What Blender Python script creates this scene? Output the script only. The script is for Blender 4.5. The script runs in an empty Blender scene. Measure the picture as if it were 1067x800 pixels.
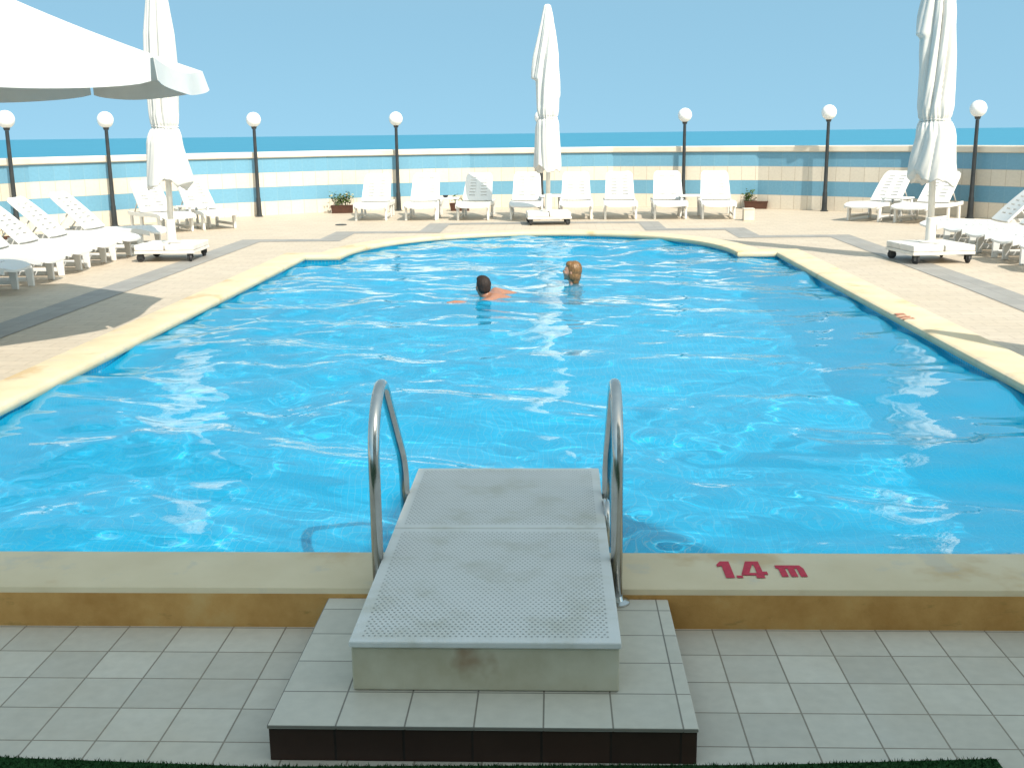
import bpy, bmesh, math, random
import numpy as np
from mathutils import Vector, Matrix

rng = random.Random(7)
scene = bpy.context.scene
R = math.radians

# ------------------------------------------------------------------ camera
EYE = 1.68
PITCH, YAW, ROLL = math.atan(261 / 1150), R(2.3), R(0.7)
fw = Vector((-math.sin(YAW) * math.cos(PITCH), math.cos(YAW) * math.cos(PITCH), -math.sin(PITCH)))
r0 = Vector((math.cos(YAW), math.sin(YAW), 0)); u0 = r0.cross(fw)
rt = r0 * math.cos(ROLL) - u0 * math.sin(ROLL)
up = u0 * math.cos(ROLL) + r0 * math.sin(ROLL)
cd = bpy.data.cameras.new('camera')
cam = bpy.data.objects.new('camera', cd); scene.collection.objects.link(cam)
cam.matrix_world = Matrix(((rt.x, up.x, -fw.x, 0), (rt.y, up.y, -fw.y, 0), (rt.z, up.z, -fw.z, EYE), (0, 0, 0, 1)))
cd.sensor_fit = 'HORIZONTAL'; cd.sensor_width = 36; cd.lens = 36 * 1150 / 1067
cd.clip_start = 0.05; cd.clip_end = 200000
scene.camera = cam

# ------------------------------------------------------------------ light
SUN_EL = R(46)
SUN_H = Vector((0.578, -0.816, 0)).normalized()           # horizontal direction towards the sun
sun_dir = Vector((SUN_H.x * math.cos(SUN_EL), SUN_H.y * math.cos(SUN_EL), math.sin(SUN_EL)))
sl = bpy.data.lights.new('sun', 'SUN'); sl.energy = 2.2; sl.angle = R(0.53); sl.color = (1.0, 0.93, 0.82)
sun = bpy.data.objects.new('sun', sl); scene.collection.objects.link(sun)
sun.rotation_euler = sun_dir.to_track_quat('Z', 'Y').to_euler()
sl.cycles.is_caustics_light = True

world = bpy.data.worlds.new('World'); scene.world = world; world.use_nodes = True
wn = world.node_tree; wn.nodes.clear()
wo = wn.nodes.new('ShaderNodeOutputWorld'); bg = wn.nodes.new('ShaderNodeBackground')
sky = wn.nodes.new('ShaderNodeTexSky'); sky.sky_type = 'NISHITA'; sky.sun_disc = False
sky.sun_elevation = SUN_EL; sky.sun_rotation = math.atan2(SUN_H.x, SUN_H.y)
sky.altitude = 0; sky.air_density = 1.0; sky.dust_density = 0.6; sky.ozone_density = 2.2
tc = wn.nodes.new('ShaderNodeTexCoord'); va = wn.nodes.new('ShaderNodeVectorMath'); va.operation = 'ADD'
va.inputs[1].default_value = (0, 0, 0.56)
vn = wn.nodes.new('ShaderNodeVectorMath'); vn.operation = 'NORMALIZE'
wn.links.new(tc.outputs['Generated'], va.inputs[0]); wn.links.new(va.outputs[0], vn.inputs[0])
wn.links.new(vn.outputs[0], sky.inputs['Vector'])
tint = wn.nodes.new('ShaderNodeMix'); tint.data_type = 'RGBA'; tint.blend_type = 'MULTIPLY'; tint.inputs[0].default_value = 1
sep = wn.nodes.new('ShaderNodeSeparateXYZ'); wr = wn.nodes.new('ShaderNodeValToRGB')
wn.links.new(tc.outputs['Generated'], sep.inputs[0]); wn.links.new(sep.outputs[2], wr.inputs[0])
wr.color_ramp.elements[0].position = 0.10; wr.color_ramp.elements[0].color = (0.59, 0.665, 0.49, 1)    # hazy band over the sea
wr.color_ramp.elements[1].position = 0.45; wr.color_ramp.elements[1].color = (1.0, 0.82, 0.50, 1)     # bright milky upper sky
wg = wn.nodes.new('ShaderNodeVectorMath'); wg.operation = 'SCALE'; wg.inputs['Scale'].default_value = 1.5
wn.links.new(wr.outputs[0], wg.inputs[0]); wn.links.new(wg.outputs[0], tint.inputs[7])
wn.links.new(sky.outputs[0], tint.inputs[6]); wn.links.new(tint.outputs[2], bg.inputs[0])
bg.inputs[1].default_value = 0.15
wn.links.new(bg.outputs[0], wo.inputs[0])

scene.view_settings.view_transform = 'Standard'; scene.view_settings.look = 'None'
scene.view_settings.exposure = 1.32; scene.view_settings.gamma = 1.0
scene.cycles.max_bounces = 10; scene.cycles.transmission_bounces = 8; scene.cycles.glossy_bounces = 4
scene.cycles.diffuse_bounces = 4; scene.cycles.transparent_max_bounces = 8
scene.cycles.caustics_reflective = False; scene.cycles.caustics_refractive = True
scene.cycles.sample_clamp_indirect = 6.0; scene.cycles.use_denoising = True

# ------------------------------------------------------------------ helpers
COL = scene.collection

def link(name, me, mats, parent=None, loc=None, rotz=0.0):
    o = bpy.data.objects.new(name, me); COL.objects.link(o)
    for m in (mats if isinstance(mats, (list, tuple)) else [mats]): me.materials.append(m)
    if parent: o.parent = parent
    if loc is not None: o.location = loc
    if rotz: o.rotation_euler = (0, 0, rotz)
    return o

def obj(name, bm, mats, parent=None, smooth=False, loc=None, rotz=0.0, auto=None):
    me = bpy.data.meshes.new(name)
    bmesh.ops.recalc_face_normals(bm, faces=bm.faces[:])
    if auto is not None:
        for f in bm.faces: f.smooth = True
        for e in bm.edges:
            if len(e.link_faces) == 2 and e.calc_face_angle(0) > R(auto): e.smooth = False
    elif smooth:
        for f in bm.faces: f.smooth = True
    bm.to_mesh(me); bm.free()
    return link(name, me, mats, parent, loc, rotz)

def thing(name, label, cat, loc=(0, 0, 0), rotz=0.0, group=None):
    o = bpy.data.objects.new(name, None); COL.objects.link(o); o.empty_display_size = 0.2
    o.location = loc; o.rotation_euler = (0, 0, rotz)
    o['label'] = label; o['category'] = cat
    if group: o['group'] = group
    return o

def struct(o): o['kind'] = 'structure'; return o

def dup(root, loc, rotz, label, group=None):
    r = root.copy(); COL.objects.link(r); r.location = loc; r.rotation_euler = (0, 0, rotz)
    r['label'] = label
    if group: r['group'] = group
    for ch in list(root.children):
        c = ch.copy(); COL.objects.link(c); c.parent = r
        for g in list(ch.children):
            d = g.copy(); COL.objects.link(d); d.parent = c
    return r

def box(bm, x0, x1, y0, y1, z0, z1, bevel=0.0, seg=2, M=None, mat=0):
    vs = [bm.verts.new((x, y, z)) for z in (z0, z1) for y in (y0, y1) for x in (x0, x1)]
    fs = [bm.faces.new([vs[i] for i in q]) for q in ((0, 2, 3, 1), (4, 5, 7, 6), (0, 1, 5, 4), (2, 6, 7, 3), (0, 4, 6, 2), (1, 3, 7, 5))]
    for f in fs: f.material_index = mat
    if bevel:
        es = list({e for f in fs for e in f.edges})
        r = bmesh.ops.bevel(bm, geom=es, offset=bevel, segments=seg, profile=0.5, affect='EDGES')
        vs = list({v for f in r['faces'] for v in f.verts} | {v for v in vs if v.is_valid})
        for f in r['faces']: f.material_index = mat
    if M is not None:
        for v in vs: v.co = M @ v.co
    return vs

def tube(bm, pts, rad, n=12, caps=True):
    pts = [Vector(p) for p in pts]; rings = []
    rads = rad if isinstance(rad, (list, tuple)) else [rad] * len(pts)
    prev = None
    for i, p in enumerate(pts):
        t = (pts[min(i + 1, len(pts) - 1)] - pts[max(i - 1, 0)]).normalized()
        if prev is None:
            a = Vector((1, 0, 0)) if abs(t.x) < 0.9 else Vector((0, 1, 0))
            u = t.cross(a).normalized()
        else:
            u = (prev - t * prev.dot(t)).normalized()
        prev = u; w = t.cross(u)
        rings.append([bm.verts.new(p + (u * math.cos(2 * math.pi * k / n) + w * math.sin(2 * math.pi * k / n)) * rads[i]) for k in range(n)])
    for a, b in zip(rings, rings[1:]):
        for k in range(n): bm.faces.new((a[k], a[(k + 1) % n], b[(k + 1) % n], b[k]))
    if caps:
        bm.faces.new(rings[0][::-1]); bm.faces.new(rings[-1])

def lathe(bm, prof, n=24, c=(0, 0)):
    rings = []
    for r, z in prof:
        if r < 1e-6: rings.append([bm.verts.new((c[0], c[1], z))])
        else: rings.append([bm.verts.new((c[0] + r * math.cos(2 * math.pi * k / n), c[1] + r * math.sin(2 * math.pi * k / n), z)) for k in range(n)])
    for a, b in zip(rings, rings[1:]):
        for k in range(n):
            k2 = (k + 1) % n
            if len(a) == 1 and len(b) == 1: continue
            if len(a) == 1: bm.faces.new((a[0], b[k], b[k2]))
            elif len(b) == 1: bm.faces.new((a[k], a[k2], b[0]))
            else: bm.faces.new((a[k], a[k2], b[k2], b[k]))

def poly(bm, pts, z=0.0, mat=0):
    f = bm.faces.new([bm.verts.new((p[0], p[1], z)) for p in pts]); f.material_index = mat; return f

def grid_mesh(name, V, nr, nc, closed=False):
    """V: (nr, nc, 3) array"""
    idx = np.arange(nr * nc).reshape(nr, nc)
    if closed:
        a = idx[:-1, :]; b = np.roll(idx, -1, 1)[:-1, :]; c = np.roll(idx, -1, 1)[1:, :]; d = idx[1:, :]
    else:
        a = idx[:-1, :-1]; b = idx[:-1, 1:]; c = idx[1:, 1:]; d = idx[1:, :-1]
    F = np.stack([a, b, c, d], -1).reshape(-1, 4)
    me = bpy.data.meshes.new(name)
    me.from_pydata(V.reshape(-1, 3).tolist(), [], F.tolist())
    me.polygons.foreach_set('use_smooth', np.ones(len(F), bool)); me.update()
    return me

# ------------------------------------------------------------------ materials
class NT:
    def __init__(s, name):
        s.m = bpy.data.materials.new(name); s.m.use_nodes = True; s.t = s.m.node_tree
        s.b = s.t.nodes['Principled BSDF']; s.out = s.t.nodes['Material Output']
    def n(s, typ, **kw):
        nd = s.t.nodes.new('ShaderNode' + typ)
        for k, v in kw.items():
            if k.startswith('i_'): nd.inputs[k[2:].replace('_', ' ')].default_value = v
            elif k.startswith('n'): nd.inputs[int(k[1:])].default_value = v
            else: setattr(nd, k, v)
        return nd
    def l(s, a, b): s.t.links.new(a, b)
    def coords(s, kind='Object', scale=(1, 1, 1), rot=(0, 0, 0), loc=(0, 0, 0)):
        tc = s.n('TexCoord'); mp = s.n('Mapping'); mp.inputs['Scale'].default_value = scale
        mp.inputs['Rotation'].default_value = rot; mp.inputs['Location'].default_value = loc
        s.l(tc.outputs[kind], mp.inputs[0]); return mp.outputs[0]
    def noise(s, vec, scale, detail=4, rough=0.55):
        n = s.n('TexNoise'); n.inputs['Scale'].default_value = scale; n.inputs['Detail'].default_value = detail
        n.inputs['Roughness'].default_value = rough; s.l(vec, n.inputs['Vector']); return n.outputs[0]
    def ramp(s, fac, stops):
        r = s.n('ValToRGB'); e = r.color_ramp.elements
        while len(e) < len(stops): e.new(0.5)
        for el, (p, c) in zip(e, stops):
            el.position = p; el.color = (c if len(c) == 4 else (*c, 1)) if isinstance(c, (tuple, list)) else (c, c, c, 1)
        s.l(fac, r.inputs[0]); return r.outputs[0]
    def mix(s, fac, a, b, mode='MIX'):
        m = s.n('Mix', data_type='RGBA', blend_type=mode)
        for sock, v in ((m.inputs[0], fac), (m.inputs[6], a), (m.inputs[7], b)):
            if isinstance(v, (int, float)): sock.default_value = v if sock.type == 'VALUE' else (v, v, v, 1)
            elif isinstance(v, tuple): sock.default_value = (*v, 1) if len(v) == 3 else v
            else: s.l(v, sock)
        return m.outputs[2]
    def bump(s, h, strength=0.3, dist=0.01):
        b = s.n('Bump'); b.inputs['Strength'].default_value = strength; b.inputs['Distance'].default_value = dist
        s.l(h, b.inputs['Height']); s.l(b.outputs[0], s.b.inputs['Normal'])
    def set(s, col=None, rough=0.5, metal=0.0, spec=0.5):
        if isinstance(col, tuple): s.b.inputs['Base Color'].default_value = (*col, 1)
        elif col is not None: s.l(col, s.b.inputs['Base Color'])
        s.b.inputs['Roughness'].default_value = rough; s.b.inputs['Metallic'].default_value = metal
        s.b.inputs['Specular IOR Level'].default_value = spec
        return s.m

def simple(name, col, rough=0.5, metal=0.0, var=0.12, scale=6.0, bump=0.0, spec=0.5, bscale=80):
    t = NT(name); v = t.coords('Object')
    n = t.noise(v, scale)
    lo = tuple(c * (1 - var) for c in col); hi = tuple(min(1, c * (1 + var * 0.5)) for c in col)
    c = t.ramp(n, [(0.3, lo), (0.65, hi)])
    if bump: t.bump(t.noise(v, bscale, 2), bump, 0.004)
    return t.set(c, rough, metal, spec)

def tiled(name, col, grout, size, mortar, kind='Object', var=0.10, rough=0.55, offset=0.0, dirt=0.15, rot=(0, 0, 0), loc=(0, 0, 0), height=1.0, dirtcol=(0.45, 0.36, 0.24), spec=0.4):
    t = NT(name); v = t.coords(kind, rot=rot, loc=loc)
    b = t.n('TexBrick'); b.offset = offset; b.squash = 1.0
    b.inputs['Scale'].default_value = 1.0; b.inputs['Mortar Size'].default_value = mortar
    b.inputs['Mortar Smooth'].default_value = 0.25
    b.inputs['Brick Width'].default_value = size; b.inputs['Row Height'].default_value = size * height
    b.inputs['Color1'].default_value = (*[c * (1 - var) for c in col], 1)
    b.inputs['Color2'].default_value = (*[min(1, c * (1 + var * 0.4)) for c in col], 1)
    b.inputs['Mortar'].default_value = (*grout, 1); t.l(v, b.inputs['Vector'])
    n = t.ramp(t.noise(v, 1.3, 6, 0.65), [(0.42, 0.0), (0.75, dirt)])
    c = t.mix(n, b.outputs[0], dirtcol)
    c = t.mix(0.35, c, t.ramp(t.noise(v, 22, 3), [(0.25, 0.72), (0.7, 1.0)]), 'MULTIPLY')
    inv = t.n('Math', operation='SUBTRACT'); inv.inputs[0].default_value = 1; t.l(b.outputs['Fac'], inv.inputs[1])
    t.bump(inv.outputs[0], 0.4, 0.003)
    return t.set(c, rough, 0, spec)

M = {}
M['deck'] = tiled('deck_tile', (0.585, 0.505, 0.40), (0.46, 0.385, 0.30), 0.30, 0.006, offset=0.5, height=0.5, var=0.07, dirt=0.22)
M['floor'] = tiled('floor_tile', (0.62, 0.58, 0.495), (0.26, 0.225, 0.18), 0.2, 0.0032, var=0.13, dirt=0.38, loc=(0.02, -0.025, 0))
M['step_tile'] = tiled('step_tile', (0.62, 0.585, 0.50), (0.22, 0.2, 0.17), 0.2035, 0.003, var=0.07, dirt=0.2, loc=(0.632, 0.002, 0))
M['riser'] = tiled('riser_tile', (0.045, 0.020, 0.011), (0.012, 0.007, 0.004), 0.2035, 0.004, kind='UV', var=0.3, dirt=0.3, rough=0.6, dirtcol=(0.09, 0.055, 0.035))
M['band'] = tiled('grey_tile', (0.33, 0.32, 0.30), (0.25, 0.24, 0.22), 0.2, 0.005, var=0.12, dirt=0.15, dirtcol=(0.4, 0.34, 0.25))
M['wall_cream'] = tiled('cream_wall_tile', (0.72, 0.655, 0.55), (0.50, 0.42, 0.32), 0.305, 0.006, kind='UV', var=0.05, dirt=0.12, rough=0.35)
M['wall_blue'] = tiled('blue_wall_tile', (0.16, 0.36, 0.50), (0.22, 0.40, 0.50), 0.305, 0.004, kind='UV', var=0.04, dirt=0.03, rough=0.3, dirtcol=(0.3, 0.35, 0.35))
M['white'] = simple('white_plastic', (0.73, 0.73, 0.71), 0.38, var=0.06, scale=3)
M['fabric'] = simple('white_canvas', (0.66, 0.655, 0.63), 0.85, var=0.07, scale=2.2, bump=0.12, bscale=260, spec=0.2)
M['steel_white'] = simple('white_steel', (0.74, 0.72, 0.67), 0.4, var=0.12, scale=5)
M['ballast'] = simple('white_slab', (0.70, 0.68, 0.64), 0.7, var=0.16, scale=5, bump=0.2)
M['dark'] = simple('dark_metal', (0.030, 0.034, 0.036), 0.35, var=0.3, scale=8)
M['rubber'] = simple('dark_rubber', (0.025, 0.026, 0.03), 0.6, var=0.3)
M['globe'] = simple('opal_glass', (0.82, 0.82, 0.81), 0.12, var=0.02)
M['chrome'] = simple('brushed_steel', (0.58, 0.58, 0.56), 0.2, metal=1.0, var=0.12, scale=14)
M['cap'] = simple('cap_stone', (0.70, 0.63, 0.52), 0.5, var=0.15, scale=1.5)
M['planter'] = simple('brown_clay', (0.07, 0.026, 0.013), 0.65, var=0.25, scale=12)
M['soil'] = simple('soil', (0.035, 0.025, 0.016), 0.9, var=0.4, scale=30, bump=0.5)
M['leaf'] = simple('green_leaf', (0.075, 0.14, 0.025), 0.5, var=0.45, scale=18)
M['petal_white'] = simple('white_petal', (0.80, 0.74, 0.42), 0.6, var=0.15, scale=20)
M['petal_red'] = simple('red_petal', (0.55, 0.02, 0.04), 0.55, var=0.3, scale=20)
M['box'] = simple('cream_board', (0.70, 0.62, 0.50), 0.6, var=0.1)
M['paint'] = simple('red_stencil_paint', (0.55, 0.012, 0.045), 0.6, var=0.25, scale=40)
M['faded'] = simple('faded_red_paint', (0.56, 0.22, 0.14), 0.7, var=0.35, scale=30)
M['skin'] = simple('wet_skin', (0.34, 0.165, 0.105), 0.32, var=0.12, scale=9)
M['skin_f'] = simple('wet_skin_pale', (0.52, 0.27, 0.18), 0.35, var=0.1, scale=9)
M['hair_dark'] = simple('dark_brown_hair', (0.020, 0.010, 0.006), 0.7, var=0.6, scale=70, bump=0.8, bscale=160)
M['hair_fair'] = simple('wet_blonde_hair', (0.20, 0.105, 0.038), 0.35, var=0.45, scale=50, bump=0.4, bscale=200)
M['shorts'] = simple('dark_red_cloth', (0.30, 0.03, 0.05), 0.6, var=0.2)
M['eye'] = simple('eye_white', (0.7, 0.68, 0.64), 0.2, var=0.02)
M['lip'] = simple('lip', (0.42, 0.13, 0.11), 0.4, var=0.05)
M['bikini'] = simple('dark_swim_cloth', (0.03, 0.03, 0.06), 0.6)
M['facade'] = simple('hotel_render', (0.76, 0.72, 0.65), 0.7, var=0.08, scale=0.6)
M['pane'] = simple('window_glass', (0.05, 0.07, 0.08), 0.05, var=0.1)

def coping_mat():
    t = NT('cream_coping'); v = t.coords('Object')
    base = t.ramp(t.noise(v, 3.0, 5), [(0.3, (0.64, 0.525, 0.34)), (0.7, (0.72, 0.61, 0.42))])
    st = t.ramp(t.noise(v, 1.35, 5, 0.62), [(0.57, 0.0), (0.64, 0.5)])
    c = t.mix(st, base, (0.50, 0.31, 0.12))
    st2 = t.ramp(t.noise(t.coords('Object', loc=(5, 3, 1)), 5.0, 5, 0.6), [(0.58, 0.0), (0.66, 0.4)])
    c = t.mix(st2, c, (0.50, 0.48, 0.42))
    t.bump(t.noise(v, 60, 3), 0.25, 0.003)
    return t.set(c, 0.6, 0, 0.35)
M['coping'] = coping_mat()

def kerb_mat():
    t = NT('ochre_kerb'); v = t.coords('Object')
    base = t.ramp(t.noise(v, 4.0, 6, 0.65), [(0.3, (0.42, 0.21, 0.055)), (0.55, (0.54, 0.30, 0.095)), (0.75, (0.58, 0.38, 0.155))])
    st = t.ramp(t.noise(t.coords('Object', scale=(1, 1, 3)), 7, 5, 0.7), [(0.60, 0.0), (0.70, 0.5)])
    c = t.mix(st, base, (0.26, 0.17, 0.05))
    t.bump(t.noise(v, 70, 4), 0.35, 0.004)
    return t.set(c, 0.75, 0, 0.3)
M['kerb'] = kerb_mat()

def mosaic():
    t = NT('pool_mosaic'); v = t.coords('UV')
    n = t.n('TexBrick'); n.offset = 0.0
    n.inputs['Scale'].default_value = 1.0; n.inputs['Brick Width'].default_value = 0.05; n.inputs['Row Height'].default_value = 0.05
    n.inputs['Mortar Size'].default_value = 0.003
    n.inputs['Color1'].default_value = (0.018, 0.52, 0.81, 1); n.inputs['Color2'].default_value = (0.028, 0.59, 0.87, 1)
    n.inputs['Mortar'].default_value = (0.35, 0.66, 0.80, 1); t.l(v, n.inputs['Vector'])
    return t.set(n.outputs[0], 0.4, 0, 0.3)
M['mosaic'] = mosaic()

def water_mat():
    t = NT('pool_water'); t.t.nodes.remove(t.b)
    v = t.coords('Object', scale=(1.0, 1.6, 1))
    bp = t.n('Bump'); bp.inputs['Strength'].default_value = 0.05; bp.inputs['Distance'].default_value = 0.02
    t.l(t.noise(v, 9, 3, 0.5), bp.inputs['Height'])
    rf = t.n('BsdfRefraction'); rf.inputs['Color'].default_value = (0.84, 0.98, 1.0, 1); rf.inputs['Roughness'].default_value = 0; rf.inputs['IOR'].default_value = 1.333
    df = t.n('BsdfDiffuse'); df.inputs[0].default_value = (0.008, 0.49, 0.84, 1)     # light scattered back by the treated water
    m1 = t.n('MixShader'); m1.inputs[0].default_value = 0.42
    t.l(rf.outputs[0], m1.inputs[1]); t.l(df.outputs[0], m1.inputs[2])
    gl = t.n('BsdfGlossy'); gl.inputs['Color'].default_value = (1, 1, 1, 1); gl.inputs['Roughness'].default_value = 0.0
    fr = t.n('Fresnel'); fr.inputs['IOR'].default_value = 1.333
    t.l(bp.outputs[0], gl.inputs['Normal']); t.l(bp.outputs[0], fr.inputs['Normal'])
    m2 = t.n('MixShader'); t.l(fr.outputs[0], m2.inputs[0]); t.l(m1.outputs[0], m2.inputs[1]); t.l(gl.outputs[0], m2.inputs[2])
    t.l(m2.outputs[0], t.out.inputs[0]); return t.m
M['water'] = water_mat()

def sea_mat():
    t = NT('sea_water'); v = t.coords('Object', scale=(0.004, 0.012, 1))
    c = t.ramp(t.noise(v, 1.0, 6, 0.6), [(0.3, (0.044, 0.225, 0.355)), (0.7, (0.056, 0.26, 0.395))])
    return t.set(c, 0.6, 0, 0.15)
M['sea'] = sea_mat()

def panel_mat():
    t = NT('dimpled_fibreglass'); v = t.coords('Object')
    c = t.ramp(t.noise(v, 5, 6, 0.6), [(0.30, (0.57, 0.56, 0.49)), (0.5, (0.69, 0.69, 0.66)), (0.8, (0.73, 0.73, 0.71))])
    return t.set(c, 0.5, 0, 0.4)
M['panel'] = panel_mat()
def dimple_mat():
    t = NT('dimple_grey'); v = t.coords('Object')  # mottled grey, darker than the panel, for the flat dimple discs
    c = t.ramp(t.noise(v, 6, 4), [(0.3, (0.30, 0.31, 0.29)), (0.7, (0.42, 0.43, 0.41))])
    return t.set(c, 0.7, 0, 0.2)
M['dimple'] = dimple_mat()
def block_mat():
    t = NT('aged_white_block'); v = t.coords('Object')
    c = t.ramp(t.noise(v, 4, 6, 0.6), [(0.30, (0.42, 0.37, 0.25)), (0.6, (0.55, 0.51, 0.39)), (0.8, (0.60, 0.57, 0.46))])
    st = t.ramp(t.noise(t.coords('Object', loc=(3, 1, 7)), 3.2, 4), [(0.63, 0.0), (0.72, 0.6)])
    c = t.mix(st, c, (0.24, 0.11, 0.04))
    t.bump(t.noise(v, 50, 3), 0.2, 0.003)
    return t.set(c, 0.65, 0, 0.3)
M['block'] = block_mat()
def turf_mat():
    t = NT('green_turf'); v = t.coords('Object')
    c = t.ramp(t.noise(v, 70, 4), [(0.3, (0.010, 0.040, 0.012)), (0.7, (0.030, 0.10, 0.03))])
    t.bump(t.noise(v, 220, 2), 0.8, 0.01)
    return t.set(c, 0.9, 0, 0.1)
M['turf'] = turf_mat()

# ------------------------------------------------------------------ setting
PCX = -0.22
PX0, PX1, PY0, PYS = -3.55, 3.11, 4.20, 15.55           # pool inner edge
AX0, AX1, AYT = -3.05, 2.57, 19.05                       # apse
WATER_Z = -0.078
CZ, CW = 0.03, 0.365

def arc_pts(n=40):
    cx, hw, hh = (AX0 + AX1) / 2, (AX1 - AX0) / 2, AYT - PYS
    Rr = (hw * hw + hh * hh) / (2 * hh)
    out = []
    for i in range(n + 1):
        a = math.pi * i / n
        out.append((cx + hw * math.cos(a), PYS + hh * math.sin(a) ** 0.93))
    return out                                            # right to left
outline = [(PX0, PY0), (PX1, PY0), (PX1, PYS)] + arc_pts() + [(PX0, PYS)]     # counter-clockwise

def offset(pts, d):
    n = len(pts); out = []
    for i in range(n):
        p0, p1, p2 = Vector(pts[i - 1]), Vector(pts[i]), Vector(pts[(i + 1) % n])
        a = (p1 - p0).normalized(); b = (p2 - p1).normalized()
        na = Vector((a.y, -a.x)); nb = Vector((b.y, -b.x)); m = (na + nb)
        den = 1 + na.dot(nb)
        if den < 0.35: den = 0.35
        out.append(tuple(p1 + m / den * d))
    return out

# ground far below + sea
bm = bmesh.new(); S = 60000.0
poly(bm, [(-S, -400), (S, -400), (S, S), (-S, S)], -24.0)
struct(obj('sea_water', bm, M['sea']))

# the deck around the pool, a sheet with the pool cut out
outer_in = offset(outline, CW - 0.02)
bm = bmesh.new()
WR = 10.35; WC = (-0.3, 15.6)
big = [(-14, 3.84), (14, 3.84), (14, 27.5), (-14, 27.5)]
bo = [bm.verts.new((x, y, 0)) for x, y in big]; bi = [bm.verts.new((x, y, 0)) for x, y in outer_in]
eo = [bm.edges.new((bo[i], bo[(i + 1) % 4])) for i in range(4)]
ei = [bm.edges.new((bi[i], bi[(i + 1) % len(bi)])) for i in range(len(bi))]
bmesh.ops.triangle_fill(bm, edges=eo + ei, use_beauty=True)
for f in bm.faces[:]:
    if f.normal.z < 0: f.normal_flip()
# riser of the deck towards the lower floor, left and right of the pool
for xa, xb in ((-14, -3.93), (3.49, 14)):
    f = bm.faces.new([bm.verts.new(p) for p in ((xa, 3.842, -0.130), (xb, 3.842, -0.130), (xb, 3.842, 0), (xa, 3.842, 0))])
struct(obj('pool_deck', bm, M['deck']))

# lower floor in front
bm = bmesh.new(); poly(bm, [(-14, -4), (14, -4), (14, 3.9), (-14, 3.9)], -0.130)
struct(obj('terrace_floor', bm, M['floor']))

# grey tile band stepping round the pool
bm = bmesh.new()
BW = 0.40
left_c = [(-5.0, 4.3), (-5.0, 18.1), (-3.70, 18.1), (-3.70, 19.5), (-2.20, 19.5), (-2.20, 21.2), (PCX, 21.3)]
cl = left_c + [(1.78, 21.2), (1.78, 19.6), (3.15, 19.6), (3.15, 18.1), (4.6, 18.1), (4.6, 12.0), (4.45, 4.3)]
def band(bm, pts, w, z):
    n = len(pts); L = []; Rr = []
    for i in range(n):
        p = Vector(pts[i])
        a = (p - Vector(pts[i - 1])).normalized() if i else (Vector(pts[1]) - p).normalized()
        b = (Vector(pts[i + 1]) - p).normalized() if i < n - 1 else a
        m = Vector((a.y, -a.x)) + Vector((b.y, -b.x)); m /= (1 + Vector((a.y, -a.x)).dot(Vector((b.y, -b.x))))
        L.append(p - m * w / 2); Rr.append(p + m * w / 2)
    for i in range(n - 1):
        bm.faces.new([bm.verts.new((*q, z)) for q in (L[i], Rr[i], Rr[i + 1], L[i + 1])])
band(bm, cl, BW, 0.004)
struct(obj('tile_band', bm, M['band']))

# pool basin
bm = bmesh.new()
out_w = offset(outline, 0.02)
zs = [-0.07 + 0.04, -1.45]
top = [bm.verts.new((x, y, 0.0)) for x, y in out_w]; bot = [bm.verts.new((x, y, -1.48)) for x, y in out_w]
n = len(out_w); bl = bm.loops.layers.uv.new('UVMap'); run = 0.0
for i in range(n):
    f = bm.faces.new((top[i], top[(i + 1) % n], bot[(i + 1) % n], bot[i])); ln = (top[(i + 1) % n].co - top[i].co).length
    for lo, c in zip(f.loops, ((run, 0), (run + ln, 0), (run + ln, -1.48), (run, -1.48))): lo[bl].uv = c
    run += ln
f = bm.faces.new(bot)
for lo in f.loops: lo[bl].uv = lo.vert.co.xy
bas = struct(obj('pool_basin', bm, M['mosaic'])); bas.cycles.is_caustics_receiver = True

# coping, swept round the pool
prof = [(-0.012, -0.04), (-0.022, -0.02), (-0.024, 0.0), (-0.016, 0.018), (0.0, 0.027), (0.025, CZ), (CW - 0.025, CZ), (CW - 0.008, CZ - 0.006), (CW, CZ - 0.025), (CW, -0.105), (CW, -0.20)]
bm = bmesh.new(); rings = []
dens = []
for i in range(len(outline)):
    a, b = Vector(outline[i]), Vector(outline[(i + 1) % len(outline)])
    k = max(1, int((b - a).length / 0.35))
    dens += [tuple(a.lerp(b, j / k)) for j in range(k)]
for d, z in prof:
    pts = offset(dens, d)
    rings.append([bm.verts.new((x, y, z)) for x, y in pts])
n = len(dens)
for k, (a, b) in enumerate(zip(rings, rings[1:])):
    for i in range(n):
        f = bm.faces.new((a[i], a[(i + 1) % n], b[(i + 1) % n], b[i])); f.material_index = 1 if k >= 8 else 0
coping = struct(obj('pool_coping', bm, [M['coping'], M['kerb']], auto=35))

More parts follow.
